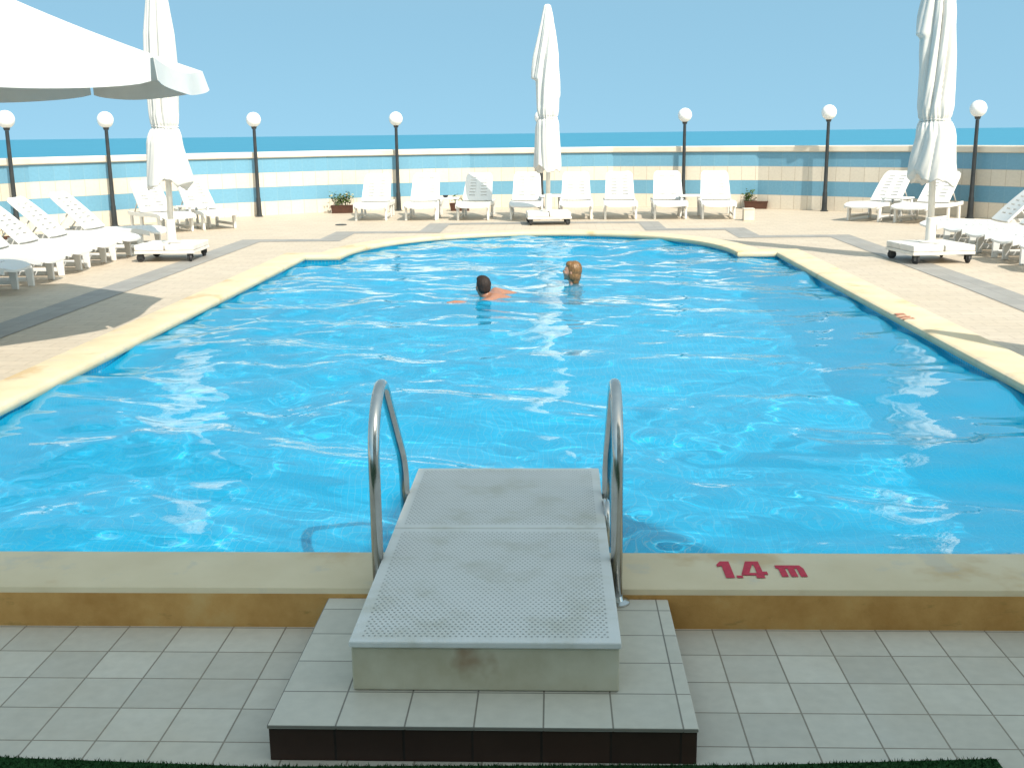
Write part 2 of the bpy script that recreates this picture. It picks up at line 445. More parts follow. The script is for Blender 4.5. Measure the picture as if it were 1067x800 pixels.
# stencilled depth marks
ONE = [[(0.00, 0.80), (0.22, 1.0), (0.62, 1.0), (0.62, 0.0), (0.22, 0.0), (0.22, 0.72), (0.0, 0.66)]]
DOT = [[(0.0, 0.0), (0.28, 0.0), (0.28, 0.14), (0.0, 0.14)]]
FOUR = [[(0.00, 0.22), (0.40, 1.0), (1.0, 1.0), (1.0, 0.38), (0.72, 0.38), (0.72, 0.80), (0.66, 0.80), (0.38, 0.30), (0.38, 0.22)],
        [(0.38, 0.22), (0.38, 0.30), (0.72, 0.30), (0.72, 0.38), (1.0, 0.38), (1.2, 0.38), (1.2, 0.20), (1.0, 0.20), (1.0, 0.0), (0.62, 0.0), (0.62, 0.16), (0.0, 0.16), (0.0, 0.22)]]
EM = [[(0.0, 0.0), (0.36, 0.0), (0.36, 0.58), (0.0, 0.58)], [(0.50, 0.0), (0.86, 0.0), (0.86, 0.58), (0.50, 0.58)], [(1.0, 0.0), (1.36, 0.0), (1.36, 0.58), (1.0, 0.58)],
      [(-0.12, 0.58), (1.36, 0.58), (1.22, 0.80), (-0.12, 0.80)]]
def marking(name, ox, oy, ang, w, h, mat='paint'):
    bm = bmesh.new(); cs, sn = math.cos(ang), math.sin(ang)
    for glyph, gx, sc in ((ONE, 0.0, 1), (DOT, 0.72, 1), (FOUR, 0.98, 1), (EM, 2.75, 0.85)):
        for pl in glyph:
            pts = [((gx + px * sc) * w, py * h * sc + (0.08 * h if glyph is EM else 0)) for px, py in pl]
            poly(bm, [(ox + x * cs - y * sn, oy + x * sn + y * cs) for x, y in pts], CZ + 0.003)
    bmesh.ops.triangulate(bm, faces=bm.faces[:])
    for f in bm.faces:
        if f.normal.z < 0: f.normal_flip()
    o = obj(name, bm, M[mat], coping); return o
marking('depth_marking', 0.625, 3.935, 0.0, 0.084, 0.165)
marking('depth_marking', 3.20, 9.80, math.pi / 2, 0.084, 0.13, 'faded')

# water surface with real ripples
def wave_height(X, Y):
    rs = np.random.RandomState(3); Z = np.zeros_like(X); Wl = np.zeros_like(X)
    # slow domain warp so that the ripples never line up
    wx = X + 0.22 * np.sin(0.9 * Y + 1.1) + 0.12 * np.sin(2.1 * X - 1.3 * Y); wy = Y + 0.2 * np.sin(0.8 * X + 0.5) + 0.1 * np.sin(1.7 * Y + 1.9 * X)
    for i in range(70):
        lam = 0.22 * (9.0 ** rs.rand()); k = 2 * math.pi / lam
        th = rs.normal(math.pi / 2, 0.75); ph = rs.rand() * 6.283
        a = 0.0011 * (lam / 0.5) ** 1.15 * (0.6 + 0.8 * rs.rand())
        s = np.sin(k * (wx * math.cos(th) + wy * math.sin(th)) + ph)
        Z += a * (s + 0.25 * s * s)
    for i in range(40):
        lam = 0.11 * (2.6 ** rs.rand()); k = 2 * math.pi / lam
        th = rs.normal(math.pi / 2, 0.6); ph = rs.rand() * 6.283
        pa = 0.5 + 0.5 * np.sin(rs.uniform(.5, 1.4) * X + rs.rand() * 6) * np.sin(rs.uniform(.5, 1.4) * Y + rs.rand() * 6)
        Z += 0.00028 * (lam / 0.2) * pa * np.sin(k * (wx * math.cos(th) + wy * math.sin(th)) + ph)
    amp = 0.75 + 0.35 * np.sin(0.55 * X + 0.7) * np.sin(0.4 * Y + 1.0)
    return Z * amp * WAVE
WAVE = 1.2
st = 0.03
xs = np.arange(PX0 - 0.03, PX1 + 0.035, st); ys = np.arange(PY0 - 0.03, AYT + 0.05, st)
X, Y = np.meshgrid(xs, ys)
Zw = WATER_Z + wave_height(X, Y)
me = grid_mesh('pool_water', np.stack([X, Y, Zw], -1), len(ys), len(xs))
bm = bmesh.new(); bm.from_mesh(me)
cxm, hwm, hhm = (AX0 + AX1) / 2, (AX1 - AX0) / 2 + 0.06, AYT - PYS + 0.06
kill = [v for v in bm.verts if v.co.y > PYS + 0.06 and ((v.co.x - cxm) / hwm) ** 2 + ((v.co.y - PYS) / hhm) ** 2 > 1.03]
bmesh.ops.delete(bm, geom=kill, context='VERTS'); bm.to_mesh(me); bm.free()
water = struct(link('pool_water', me, M['water'])); water.cycles.is_caustics_caster = True

# ------------------------------------------------------------------ parapet wall, lamps, building
def wall_pt(a, r): return Vector((WC[0] + r * math.cos(a), WC[1] + r * math.sin(a)))
parapet = thing('parapet_wall', 'long curved terrace wall striped in blue and cream tiles facing the sea', 'wall', (WC[0], WC[1] + WR, 0))
STEP = R(18.25)
verts_a = [R(90) + STEP * (k + 0.5) for k in range(-7, 7)]
def wall_strip(bm, uv, r, z0, z1, mat, face_in=True):
    s = 0.0
    for a, b in zip(verts_a, verts_a[1:]):
        p, q = wall_pt(a, r), wall_pt(b, r); ln = (q - p).length
        f = bm.faces.new([bm.verts.new((p.x - WC[0], p.y - WC[1] - WR, z0)), bm.verts.new((q.x - WC[0], q.y - WC[1] - WR, z0)),
                          bm.verts.new((q.x - WC[0], q.y - WC[1] - WR, z1)), bm.verts.new((p.x - WC[0], p.y - WC[1] - WR, z1))])
        f.material_index = mat
        for lo, c in zip(f.loops, ((s, z0), (s + ln, z0), (s + ln, z1), (s, z1))): lo[uv].uv = c
        s += ln
bm = bmesh.new(); uv = bm.loops.layers.uv.new('UVMap')
for k, m in enumerate((0, 1, 0, 1)): wall_strip(bm, uv, WR, k * 0.305, (k + 1) * 0.305, m)
wall_strip(bm, uv, WR + 0.22, -0.3, 1.22, 0)
me = bpy.data.meshes.new('wall_panel'); bm.to_mesh(me); bm.free()
link('wall_panel', me, [M['wall_cream'], M['wall_blue']], parapet)
bm = bmesh.new()
def arc_beam(bm, ra, rb, z0, z1, bev):
    prof = [(ra + bev, z0), (ra, z0 + bev), (ra, z1 - bev), (ra + bev, z1), (rb - bev, z1), (rb, z1 - bev), (rb, z0 + bev), (rb - bev, z0)]
    rings = []
    for a in verts_a:
        rings.append([bm.verts.new((wall_pt(a, r).x - WC[0], wall_pt(a, r).y - WC[1] - WR, z)) for r, z in prof])
    n = len(prof)
    for A, B in zip(rings, rings[1:]):
        for k in range(n): bm.faces.new((A[k], A[(k + 1) % n], B[(k + 1) % n], B[k]))
    bm.faces.new(rings[0]); bm.faces.new(rings[-1][::-1])
arc_beam(bm, WR - 0.05, WR + 0.27, 1.222, 1.352, 0.018)
obj('cap_rail', bm, M['cap'], parapet)

# hotel behind the camera; it only shows as the shade over the near pool edge
bld = thing('hotel_building', 'pale hotel front behind the terrace whose shade covers the near pool edge', 'building', (0, -1.7, 0))
BY, BH = -1.7, 7.50
bm = bmesh.new(); box(bm, -1.2, 11, -8, 0, -0.2, BH); obj('wall', bm, M['facade'], bld)
bm = bmesh.new(); box(bm, -1.3, 11.1, -8.1, 0.03, BH + 0.002, BH + 0.12); obj('roof_edge', bm, M['cap'], bld)
bm = bmesh.new(); box(bm, 4.08, 4.98, -2.5, 0.02, BH + 0.122, BH + 1.17); obj('shade_block', bm, M['facade'], bld)  # unseen block added on the roof edge, sized to keep the platform in shade
for fl in range(3):
    for k in range(4):
        bm = bmesh.new()
        x, z = k * 2.9 + 0.55, 0.5 + fl * 2.45
        for a in ((x - .75, x - .69, z, z + 1.6), (x + .69, x + .75, z, z + 1.6), (x - .69, x + .69, z, z + .06), (x - .69, x + .69, z + 1.54, z + 1.6), (x - .03, x + .03, z + .06, z + 1.54)):
            box(bm, a[0], a[1], 0.002, 0.06, a[2], a[3])
        w = obj('window', bm, M['steel_white'], bld)
        bm = bmesh.new(); poly(bm, [(x - .69, 0), (x + .69, 0), (x + .69, 1), (x - .69, 1)])
        for v in bm.verts: v.co = Vector((v.co.x, 0.03, z + .06 + v.co.y * 1.48))
        obj('pane', bm, M['pane'], w)

# globe lamps along the wall
def make_lamp():
    t = thing('globe_lamp', '', 'lamp', group='globe lamps along the curved wall')
    bm = bmesh.new(); zf = 0.905; lathe(bm, [(r, z * zf) for r, z in [(0, 0), (0.085, 0), (0.085, 0.012), (0.062, 0.03), (0.056, 0.10), (0.05, 0.42), (0.042, 0.46), (0.038, 1.15), (0.033, 2.02), (0, 2.02)]], 16)
    obj('pole', bm, M['dark'], t, auto=40)
    bm = bmesh.new(); lathe(bm, [(r, z - 0.192) for r, z in [(0, 2.022), (0.044, 2.022), (0.052, 2.045), (0.06, 2.07), (0.05, 2.08), (0, 2.08)]], 20)
    obj('collar', bm, M['dark'], t, auto=40)
    bm = bmesh.new(); bmesh.ops.create_uvsphere(bm, u_segments=32, v_segments=20, radius=0.155, matrix=Matrix.Translation((0, 0, 2.023)))
    obj('globe', bm, M['globe'], t, smooth=True)
    return t
lamp_lab = ['leftmost globe lamp, cut close to the left picture edge behind the lounger row',
            'second globe lamp from the left, standing before the striped wall beside the folded left parasol',
            'third globe lamp from the left, alone beside the bare stretch of striped wall',
            'fourth globe lamp from the left, behind the leftmost two wall loungers',
            'globe lamp mostly hidden behind the folded middle parasol, only its dark pole showing below',
            'globe lamp behind the rightmost two wall loungers, right of the middle parasol',
            'globe lamp on the right between the small brown planter and the turned lounger pair',
            'rightmost globe lamp, standing right of the folded right parasol']
lamp0 = None
for k, ang in enumerate((157.3, 145.2, 126.8, 108.7, 90.0, 71.6, 53.6, 35.6)):
    p = wall_pt(R(ang), 10.06)
    if k == 0: lamp0 = make_lamp(); lamp0.location = (p.x, p.y, 0); lamp0['label'] = lamp_lab[0]
    else: dup(lamp0, (p.x, p.y, 0), 0, lamp_lab[k])

# ------------------------------------------------------------------ loungers
def slotted_panel(L, W, th, slots, round0, round1, curve):
    """panel from x=0..L, width W; slots = list of (x0, x1); two columns; curve(x) gives z; round at the ends"""
    xs_ = {0.0, L}
    for a, b in slots: xs_ |= {a, b}
    for t in (0.012, 0.035, 0.07, 0.12):
        xs_ |= {t, L - t}
    xs_ = sorted(xs_); xx = [xs_[0]]
    for x in xs_[1:]:
        k = max(1, int((x - xx[-1]) / 0.06)); a = xx[-1]
        xx += [a + (x - a) * j / k for j in range(1, k + 1)]
    fr = [-0.5, -0.40, -0.31, -0.09, 0.09, 0.31, 0.40, 0.5]
    def w_at(x):
        w = W
        if round1 and x > L - round1: t = (x - L + round1) / round1; w *= 0.70 + 0.30 * math.sqrt(max(0, 1 - t * t))
        if round0 and x < round0: t = (round0 - x) / round0; w *= 0.70 + 0.30 * math.sqrt(max(0, 1 - t * t))
        return w
    bm = bmesh.new()
    g = [[bm.verts.new((x, f * w_at(x), curve(x) - 0.012 * (1 - (2 * f) ** 2))) for f in fr] for x in xx]
    for i in range(len(xx) - 1):
        mid = (xx[i] + xx[i + 1]) / 2
        for j in range(len(fr) - 1):
            if j in (2, 4) and any(a < mid < b for a, b in slots): continue
            bm.faces.new((g[i][j], g[i][j + 1], g[i + 1][j + 1], g[i + 1][j]))
    bmesh.ops.recalc_face_normals(bm, faces=bm.faces[:])
    if sum(f.normal.z for f in bm.faces) < 0: bmesh.ops.reverse_faces(bm, faces=bm.faces[:])
    top = bm.faces[:]
    r = bmesh.ops.extrude_face_region(bm, geom=top)
    for v in [e for e in r['geom'] if isinstance(e, bmesh.types.BMVert)]: v.co.z -= th
    return bm

SEAT_L, BACK_L = 1.08, 0.80
BACK_A = R(42.5)
def make_lounger():
    t = thing('sun_lounger', '', 'sun lounger')
    h = 0.335
    def cv(x): return h - 0.05 * max(0, (0.28 - x) / 0.28) ** 2 + 0.012 * math.sin(x * 4)
    bm = slotted_panel(SEAT_L, 0.66, 0.026, [(0.26 + 0.10 * k, 0.285 + 0.10 * k) for k in range(8)], 0.13, 0, cv)
    for s in (-1, 1):                                     # moulded side rim
        pts = [(x, s * 0.318, cv(x) - 0.035) for x in (0.07, 0.2, 0.35, 0.6, 0.9, 1.08, 1.4, 1.68)]
        prv = None
        for x, y, z in pts:
            ring = [bm.verts.new((x, y + dy, z + dz)) for dy, dz in ((-.017, -.035), (.017, -.035), (.017, .033), (-.017, .033))]
            if prv:
                for k in range(4): bm.faces.new((prv[k], prv[(k + 1) % 4], ring[(k + 1) % 4], ring[k]))
            else: bm.faces.new(ring)
            prv = ring
        bm.faces.new(prv)
    obj('seat', bm, M['white'], t, auto=45)
    bm = slotted_panel(BACK_L, 0.60, 0.028, [(0.13 + 0.085 * k, 0.153 + 0.085 * k) for k in range(7)], 0, 0.15, lambda x: 0.03 * math.sin(math.pi * x / BACK_L) * 0.6)
    for v in bm.verts: v.co.y *= 1.0 - 0.10 * (v.co.x / BACK_L)
    for s in (-1, 1):
        tube(bm, [(0.0, s * 0.285, -0.02), (0.3, s * 0.276, -0.016), (0.66, s * 0.262, -0.02), (0.76, s * 0.235, -0.025)], 0.017, 8)
    rot = Matrix.Translation((SEAT_L + 0.005, 0, h + 0.012)) @ Matrix.Rotation(-BACK_A, 4, 'Y')
    for v in bm.verts: v.co = rot @ v.co
    obj('backrest', bm, M['white'], t, auto=45)
    bm = bmesh.new()
    for s in (-1, 1): tube(bm, [(1.62, s * 0.22, h - 0.03), (1.38, s * 0.22, h + 0.25)], 0.013, 8)
    tube(bm, [(1.62, -0.30, h - 0.035), (1.62, 0.30, h - 0.035)], 0.014, 8)
    obj('back_strut', bm, M['white'], t, smooth=True)
    for x, dx in ((0.24, -0.02), (1.08, 0.02), (1.56, 0.03)):
        for s in (-1, 1):
            bm = bmesh.new(); box(bm, -0.045, 0.045, -0.022, 0.022, 0, h - 0.055, 0.008, 1)
            for v in bm.verts:
                k = v.co.z / h; v.co = Vector((x + dx * (1 - k) + v.co.x * (0.8 + 0.4 * k), s * 0.30 + v.co.y, v.co.z))
            obj('leg', bm, M['white'], t)
    for s in (-1, 1):
        bm = bmesh.new(); box(bm, 0.262, 1.045, s * 0.30 - 0.014, s * 0.30 + 0.014, 0.055, 0.105, 0.006, 1); obj('stretcher', bm, M['white'], t)
    return t
WALLG, LG, RG = 'loungers in the row along the striped wall', 'loungers in the left side row', 'loungers in the right side row'
lounger0 = None
def lounger(x, y, rz, label, group=None):
    global lounger0
    if lounger0 is None:
        lounger0 = make_lounger(); lounger0.location = (x, y, 0); lounger0.rotation_euler = (0, 0, rz); lounger0['label'] = label; lounger0['group'] = group; return
    dup(lounger0, (x, y, 0), rz, label, group)
lab = ['leftmost white lounger of the row by the striped wall, next to the flowering planter',
       'second white lounger from the left along the wall, beside the narrow side table',
       'third wall lounger from the left, its backrest in the blue shadow of the parasol',
       'wall lounger just left of the folded middle parasol and its trolley',
       'wall lounger just right of the folded middle parasol',
       'wall lounger second to the right of the middle parasol, standing free of tables',
       'second wall lounger from the right, left of the side table',
       'rightmost white lounger of the wall row, beside the small cream box']
for k, (x, y, a) in enumerate(((-3.68, 22.05, 92), (-2.67, 22.0, 91), (-1.63, 21.9, 88), (-0.57, 21.9, 90), (0.42, 21.85, 89), (1.29, 21.8, 88), (2.26, 21.75, 87.5), (3.17, 21.6, 86))):
    lounger(x, y, R(a), lab[k], WALLG)
lounger(-6.12, 20.35, R(128), 'right lounger of the turned pair on the left, behind the left parasol trolley', 'turned lounger pair on the left')
lounger(-6.72, 19.75, R(131), 'left lounger of the turned pair on the left, its foot end behind the parasol pole', 'turned lounger pair on the left')
lounger(5.62, 20.85, R(49), 'left lounger of the turned pair on the right, facing the pool clear of the parasol', 'turned lounger pair on the right')
lounger(6.32, 20.3, R(48), 'right lounger of the turned pair on the right, partly behind the parasol pole', 'turned lounger pair on the right')
ll = ['farthest lounger of the left side row, tilted away from the others', 'second farthest lounger of the left side row', 'middle lounger of the left side row, in front of the red flowers',
      'fourth lounger of the left side row, its backrest cut by the picture edge', 'fifth lounger of the left side row, in sun with only its foot end in view', 'nearest lounger of the left side row, its foot end at the picture edge']
for k, (x, y, a) in enumerate(((-6.0, 16.8, 175), (-5.98, 15.6, 181), (-6.0, 14.75, 182), (-5.98, 13.9, 183), (-5.92, 12.95, 183), (-5.95, 12.1, 184))):
    lounger(x, y, R(a), ll[k], LG)
rl = ['farthest lounger of the right side row, behind the right parasol pole', 'second farthest lounger of the right side row, backrest meeting the picture edge', 'third lounger of the right side row, only its seat in view',
      'fourth lounger of the right side row, right behind the parasol trolley', 'nearest lounger of the right side row, its foot end at the picture edge']
for k, (x, y, a) in enumerate(((5.50, 16.75, 0), (5.58, 15.95, -1), (5.60, 15.15, -2), (5.62, 14.3, -2), (5.62, 13.4, -3))):
    lounger(x, y, R(a), rl[k], RG)

# ------------------------------------------------------------------ side tables, box, planters
def make_table():
    t = thing('side_table', '', 'side table', group='white side tables between loungers')
    bm = bmesh.new(); box(bm, -0.23, 0.23, -0.23, 0.23, 0.40, 0.43, 0.012); obj('tabletop', bm, M['white'], t, auto=40)
    for sx in (-1, 1):
        for sy in (-1, 1):
            bm = bmesh.new(); box(bm, -0.02, 0.02, -0.02, 0.02, 0, 0.398, 0.006, 1)
            for v in bm.verts:
                k = 1 - v.co.z / 0.4; v.co += Vector((sx * (0.185 + 0.02 * k), sy * (0.185 + 0.02 * k), 0))
            obj('leg', bm, M['white'], t)
    return t
tab0 = make_table()
tabs = [((2.72, 22.6), 0.0, 'white side table between the two rightmost wall loungers'),
        ((-0.08, 23.0), 0.1, 'white side table behind the trolley of the folded middle parasol'),
        ((-2.16, 22.55), 0.05, 'white side table between the second and third wall loungers'),
        ((6.42, 21.2), 0.8, 'white side table between the turned pair of loungers on the right'),
        ((-6.80, 20.75), -0.7, 'white side table between the turned pair of loungers on the left')]
for k, (p, a, l) in enumerate(tabs):
    if k == 0: tab0.location = (*p, 0); tab0['label'] = l
    else: dup(tab0, (*p, 0), a, l)
t = thing('storage_box', 'small plain cream box standing on the deck right of the wall loungers', 'box', (3.70, 21.45, 0))
bm = bmesh.new(); box(bm, -0.10, 0.10, -0.10, 0.10, 0, 0.21, 0.006, 1); obj('body', bm, M['box'], t)
bm = bmesh.new(); box(bm, -0.106, 0.106, -0.106, 0.106, 0.212, 0.232, 0.005, 1); obj('lid', bm, M['box'], t)
bm = bmesh.new(); lathe(bm, [(0, 0.03), (0.035, 0.034), (0.05, 0.05), (0.055, 0.075), (0.045, 0.075), (0.0, 0.045)], 14)
o = obj('ashtray', bm, M['rubber'], loc=(-2.2, 22.5, 0.402), auto=40); o['label'] = 'small dark ashtray on the side table beside the second wall lounger'; o['category'] = 'ashtray'
bm = bmesh.new(); lathe(bm, [(0, 0.002), (0.11, 0.002), (0.11, 0.012), (0.09, 0.016), (0, 0.016)], 20)
o = obj('floor_drain', bm, M['dark'], loc=(-4.1, 21.2, 0.002)); o['label'] = 'small dark drain cover in the pale deck before the flowering planter'; o['category'] = 'drain'

def planter(x, y, rz, w, label):
    t = thing('planter', label, 'planter', (x, y, 0), rz, 'brown planters by the wall')
    bm = bmesh.new(); d, h, th = 0.11, 0.17, 0.015
    prof = []
    for (sx, sy) in ((-1, -1), (1, -1), (1, 1), (-1, 1)): prof.append((sx, sy))
    lv = [(w * 0.92, d * 0.9, 0.0), (w, d, h - 0.03), (w + .008, d + .008, h - 0.028), (w + .008, d + .008, h), (w - th, d - th, h), (w * .93 - th, d * .9 - th, 0.02)]
    rings = [[bm.verts.new((sx * a, sy * b, z)) for sx, sy in prof] for a, b, z in lv]
    for A, B in zip(rings, rings[1:]):
        for k in range(4): bm.faces.new((A[k], A[(k + 1) % 4], B[(k + 1) % 4], B[k]))
    bm.faces.new(rings[0][::-1]); bm.faces.new(rings[-1]); obj('trough', bm, M['planter'], t)
    bm = bmesh.new(); poly(bm, [(-w + .03, -d + .03), (w - .03, -d + .03), (w - .03, d - .03), (-w + .03, d - .03)], h - 0.03); obj('soil', bm, M['soil'], t)
def plant(x, y, z, rz, spread, hgt, nleaf, nfl, petal, label, seed):
    rg = random.Random(seed)
    t = thing('flowering_plant', label, 'plant', (x, y, z), rz)
    bm = bmesh.new(); stems = bmesh.new(); tips = []
    for s in range(max(3, nleaf // 12)):
        bx, by = rg.uniform(-.35, .35) * spread, rg.uniform(-.04, .04)
        tx, ty, tz = bx + rg.uniform(-.5, .5) * spread * .6, by + rg.uniform(-.09, .09), hgt * rg.uniform(.6, 1)
        tube(stems, [(bx, by, 0), ((bx + tx) / 2, (by + ty) / 2, tz * .55), (tx, ty, tz)], [.006, .005, .003], 5)
        tips.append((tx, ty, tz))
        for q in range(nleaf // max(3, nleaf // 12) + 1):
            u = rg.uniform(.3, 1); c = Vector((bx + (tx - bx) * u, by + (ty - by) * u, tz * u)) + Vector((rg.gauss(0, .035), rg.gauss(0, .035), rg.gauss(0, .02)))
            L, W = rg.uniform(.045, .085), rg.uniform(.016, .03)
            Mx = Matrix.Translation(c) @ Matrix.Rotation(rg.uniform(0, 6.28), 4, 'Z') @ Matrix.Rotation(rg.uniform(-.9, .5), 4, 'Y')
            p = [Mx @ Vector(v) for v in ((0, 0, 0), (L * .5, W, .008), (L, 0, -.01), (L * .5, -W, .008), (L * .5, 0, 0))]
            v = [bm.verts.new(a) for a in p]
            for tri in ((0, 4, 1), (1, 4, 2), (2, 4, 3), (3, 4, 0)): bm.faces.new([v[i] for i in tri])
    obj('stem', stems, M['leaf'], t); obj('foliage', bm, M['leaf'], t)
    for q in range(nfl):
        tx, ty, tz = tips[q % len(tips)]; bm = bmesh.new()
        c = Vector((tx + rg.gauss(0, .03), ty + rg.gauss(0, .03) - .03, tz + rg.uniform(-.02, .03)))
        for k in range(9):
            Mx = Matrix.Translation(c) @ Matrix.Rotation(k * 2.4, 4, 'Z') @ Matrix.Rotation(-0.25 - .09 * k, 4, 'Y')
            v = [bm.verts.new(Mx @ Vector(a)) for a in ((0, 0, 0), (.02, .013, 0), (.038, 0, .004), (.02, -.013, 0))]
            bm.faces.new(v)
        obj('flower', bm, petal, t)
planter(-4.70, 24.55, R(6), 0.24, 'brown planter with white flowers left of the wall lounger row')
plant(-4.70, 24.55, 0.14, R(6), 0.42, 0.31, 240, 8, M['petal_white'], 'leafy plant with white and yellow flowers in the left brown planter', 11)
planter(4.42, 24.7, R(-12), 0.25, 'brown planter right of the wall loungers, mostly bare soil')
plant(4.25, 24.72, 0.14, 0, 0.16, 0.28, 100, 2, M['petal_white'], 'small green plant at the left end of the right brown planter', 12)
planter(-2.12, 24.95, R(2), 0.22, 'brown planter half hidden behind the second wall lounger')
plant(-2.12, 24.95, 0.14, 0, 0.3, 0.26, 50, 1, M['petal_white'], 'low green plant in the planter hidden behind the second wall lounger', 13)
planter(-8.75, 17.3, R(60), 0.24, 'brown planter with red flowers behind the left lounger row')
plant(-8.75, 17.3, 0.14, R(60), 0.42, 0.42, 70, 12, M['petal_red'], 'red flowering plant behind the loungers at the left edge', 14)

# ------------------------------------------------------------------ parasols
def trolley(t, seed):
    rg = random.Random(seed)
    bm = bmesh.new()
    for a, b, c, d in ((-.41, .41, -.41, -.36), (-.41, .41, .36, .41), (-.41, -.36, -.358, .358), (.36, .41, -.358, .358), (-.358, .358, -.03, .03)):
        box(bm, a, b, c, d, 0.115, 0.155, 0.004, 1)
    obj('trolley_frame', bm, M['steel_white'], t)
    for sx in (-1, 1):
        for sy in (-1, 1):
            bm = bmesh.new(); j = rg.uniform(-.006, .006)
            box(bm, min(sx * .008, sx * .405) + j, max(sx * .008, sx * .405) + j, min(sy * .008, sy * .405), max(sy * .008, sy * .405), 0.157, 0.235 + rg.uniform(-.004, .004), 0.012, 2)
            obj('ballast_slab', bm, M['ballast'], t)
            w = bmesh.new(); prof = [(0, -.02), (.045, -.02), (.056, -.012), (.056, .012), (.045, .02), (0, .02)]; lathe(w, prof, 18)
            Mx = Matrix.Translation((sx * .345, sy * .345 , .056)) @ Matrix.Rotation(rg.uniform(0, 3.1), 4, 'Z') @ Matrix.Rotation(math.pi / 2, 4, 'X')
            for v in w.verts: v.co = Mx @ v.co
            wh = obj('wheel', w, M['rubber'], t, auto=40)
            f = bmesh.new(); box(f, sx * .345 - .03, sx * .345 + .03, sy * .345 - .035, sy * .345 + .035, .1135, .1148)
            for s in (-1, 1): box(f, sx * .345 - .035, sx * .345 + .035, sy * .345 + s * .03 - .003, sy * .345 + s * .03 + .003, .045, .113)
            obj('wheel_fork', f, M['dark'], wh)
    bm = bmesh.new(); lathe(bm, [(0, .2405), (.13, .2405), (.13, .25), (.065, .262), (.062, .55), (.052, .56), (0, .56)], 20); obj('pole_socket', bm, M['steel_white'], t, auto=40)

def closed_parasol(x, y, rz, label, tie_z, ph, bulge, seed, ztop=3.93, zbot=1.0, slim=0.86, lean=0.0):
    t = thing('folded_parasol', label, 'parasol', (x, y, 0), rz, 'parasols around the pool')
    trolley(t, seed)
    bm = bmesh.new(); tube(bm, [(0, 0, .5), (0, 0, ztop - .06)], .042, 16); obj('pole', bm, M['steel_white'], t, smooth=True)
    nr, nc = 120, 160
    rs = np.random.RandomState(seed)
    zz = np.linspace(ztop, zbot, nr)[:, None]; th = np.linspace(0, 2 * np.pi, nc, endpoint=False)[None, :]
    u = (ztop - zz) / (ztop - zbot)
    Rz = np.interp(zz, [zbot, 1.2, tie_z - .12, tie_z, tie_z + .15, 2.6, 3.05, 3.5, 3.75, ztop], [.295, .285, .245, .205, .245, .265, .245, .175, .125, .075])
    Rz = Rz * slim
    tw = ph + 0.9 * u + 0.5 * np.sin(3 * u + ph)
    tdist = np.abs(zz - tie_z)
    dep = np.interp(u, [0, .1, .4, 1], [.12, .34, .40, .26]) * (0.45 + 0.55 * np.clip(tdist / .25, 0, 1))
    k1 = np.abs(np.sin(4 * (th + tw) + 0.7 * np.sin(th * 2 + ph) + 0.5 * np.sin(5 * u + th)))
    k2 = np.abs(np.sin(7.5 * (th + tw * 1.3) + 2 * np.sin(th + 4 * u)))
    below = np.clip((tie_z - zz) / .2, 0, 1)
    fold = (k1 ** 0.65) * 0.82 + k2 * 0.18
    dep = dep * (1 - 0.4 * below)
    Rr = Rz * (1 - dep * (1 - fold)) 
    for (bth, bz, bw, bh, amp) in bulge:
        dth = (th - bth + np.pi) % (2 * np.pi) - np.pi
        # a loose flap of cloth: hangs from above and ends with a hem
        fz = np.clip((zz - bz) / 0.035, 0, 1) * np.exp(-((zz - bz) / bh) ** 2)
        Rr = Rr + amp * np.exp(-(dth / bw) ** 2) * fz
    Rr = Rr + 0.05 * below * np.clip(np.sin(th * 1.0 - ph), 0, 1) + 0.004 * rs.randn(nr, 1) * 0
    # gathered crumples around the tie
    Rr = Rr + 0.010 * np.sin(23 * th + 6 * zz) * np.exp(-(tdist / .14) ** 2) - 0.022 * np.exp(-(tdist / .02) ** 2)
    Zz = zz + 0 * th
    hem = np.clip((u - 0.86) / .14, 0, 1)
    Zz = Zz + 0.7 * hem * (0.075 * np.sin(th * 2 + ph * 2) + 0.05 * np.sin(5 * th + ph) + .035 * k2)
    V = np.stack([Rr * np.cos(th), Rr * np.sin(th), Zz], -1)
    inner = V[-1:].copy(); inner[..., :2] *= 0.80; inner[..., 2] += 0.03
    inner2 = V[-1:].copy(); inner2[..., :2] *= 0.3; inner2[..., 2] = zbot + .22
    cap = V[:1].copy(); cap[..., :2] *= .55; cap[..., 2] = ztop + .025
    cap0 = V[:1].copy(); cap0[..., :2] *= .02; cap0[..., 2] = ztop + .03
    V = np.concatenate([cap0, cap, V, inner, inner2], 0)
    me = grid_mesh('canopy', V, V.shape[0], nc, closed=True); link('canopy', me, M['fabric'], t)
    nt = 80; a = np.linspace(0, 2 * np.pi, nt, endpoint=False)
    ri = np.interp(a, th[0], Rr[np.argmin(np.abs(zz[:, 0] - tie_z))]) + .006
    pts = [(r * math.cos(q), r * math.sin(q), tie_z + .012 * math.sin(2 * q)) for q, r in zip(a, ri)]
    bm = bmesh.new(); tube(bm, pts + [pts[0]], .011, 6, caps=False); obj('tie_strap', bm, M['fabric'], t, smooth=True)
    for c in t.children:
        if c.name.split('.')[0] in ('pole', 'canopy', 'tie_strap'):
            c.data.transform(Matrix.Rotation(-rz, 4, 'Z') @ Matrix.Translation((0, 0, .24)) @ Matrix.Rotation(lean, 4, 'Y') @ Matrix.Translation((0, 0, -.24)) @ Matrix.Rotation(rz, 4, 'Z'))
    return t
closed_parasol(-0.12, 21.1, R(4), 'folded white parasol in the middle before the wall, in front of the loungers', 1.95, 0.4, [(math.pi + .1, 2.62, .38, .65, .10), (0.2, 2.3, .5, .35, .03)], 3)
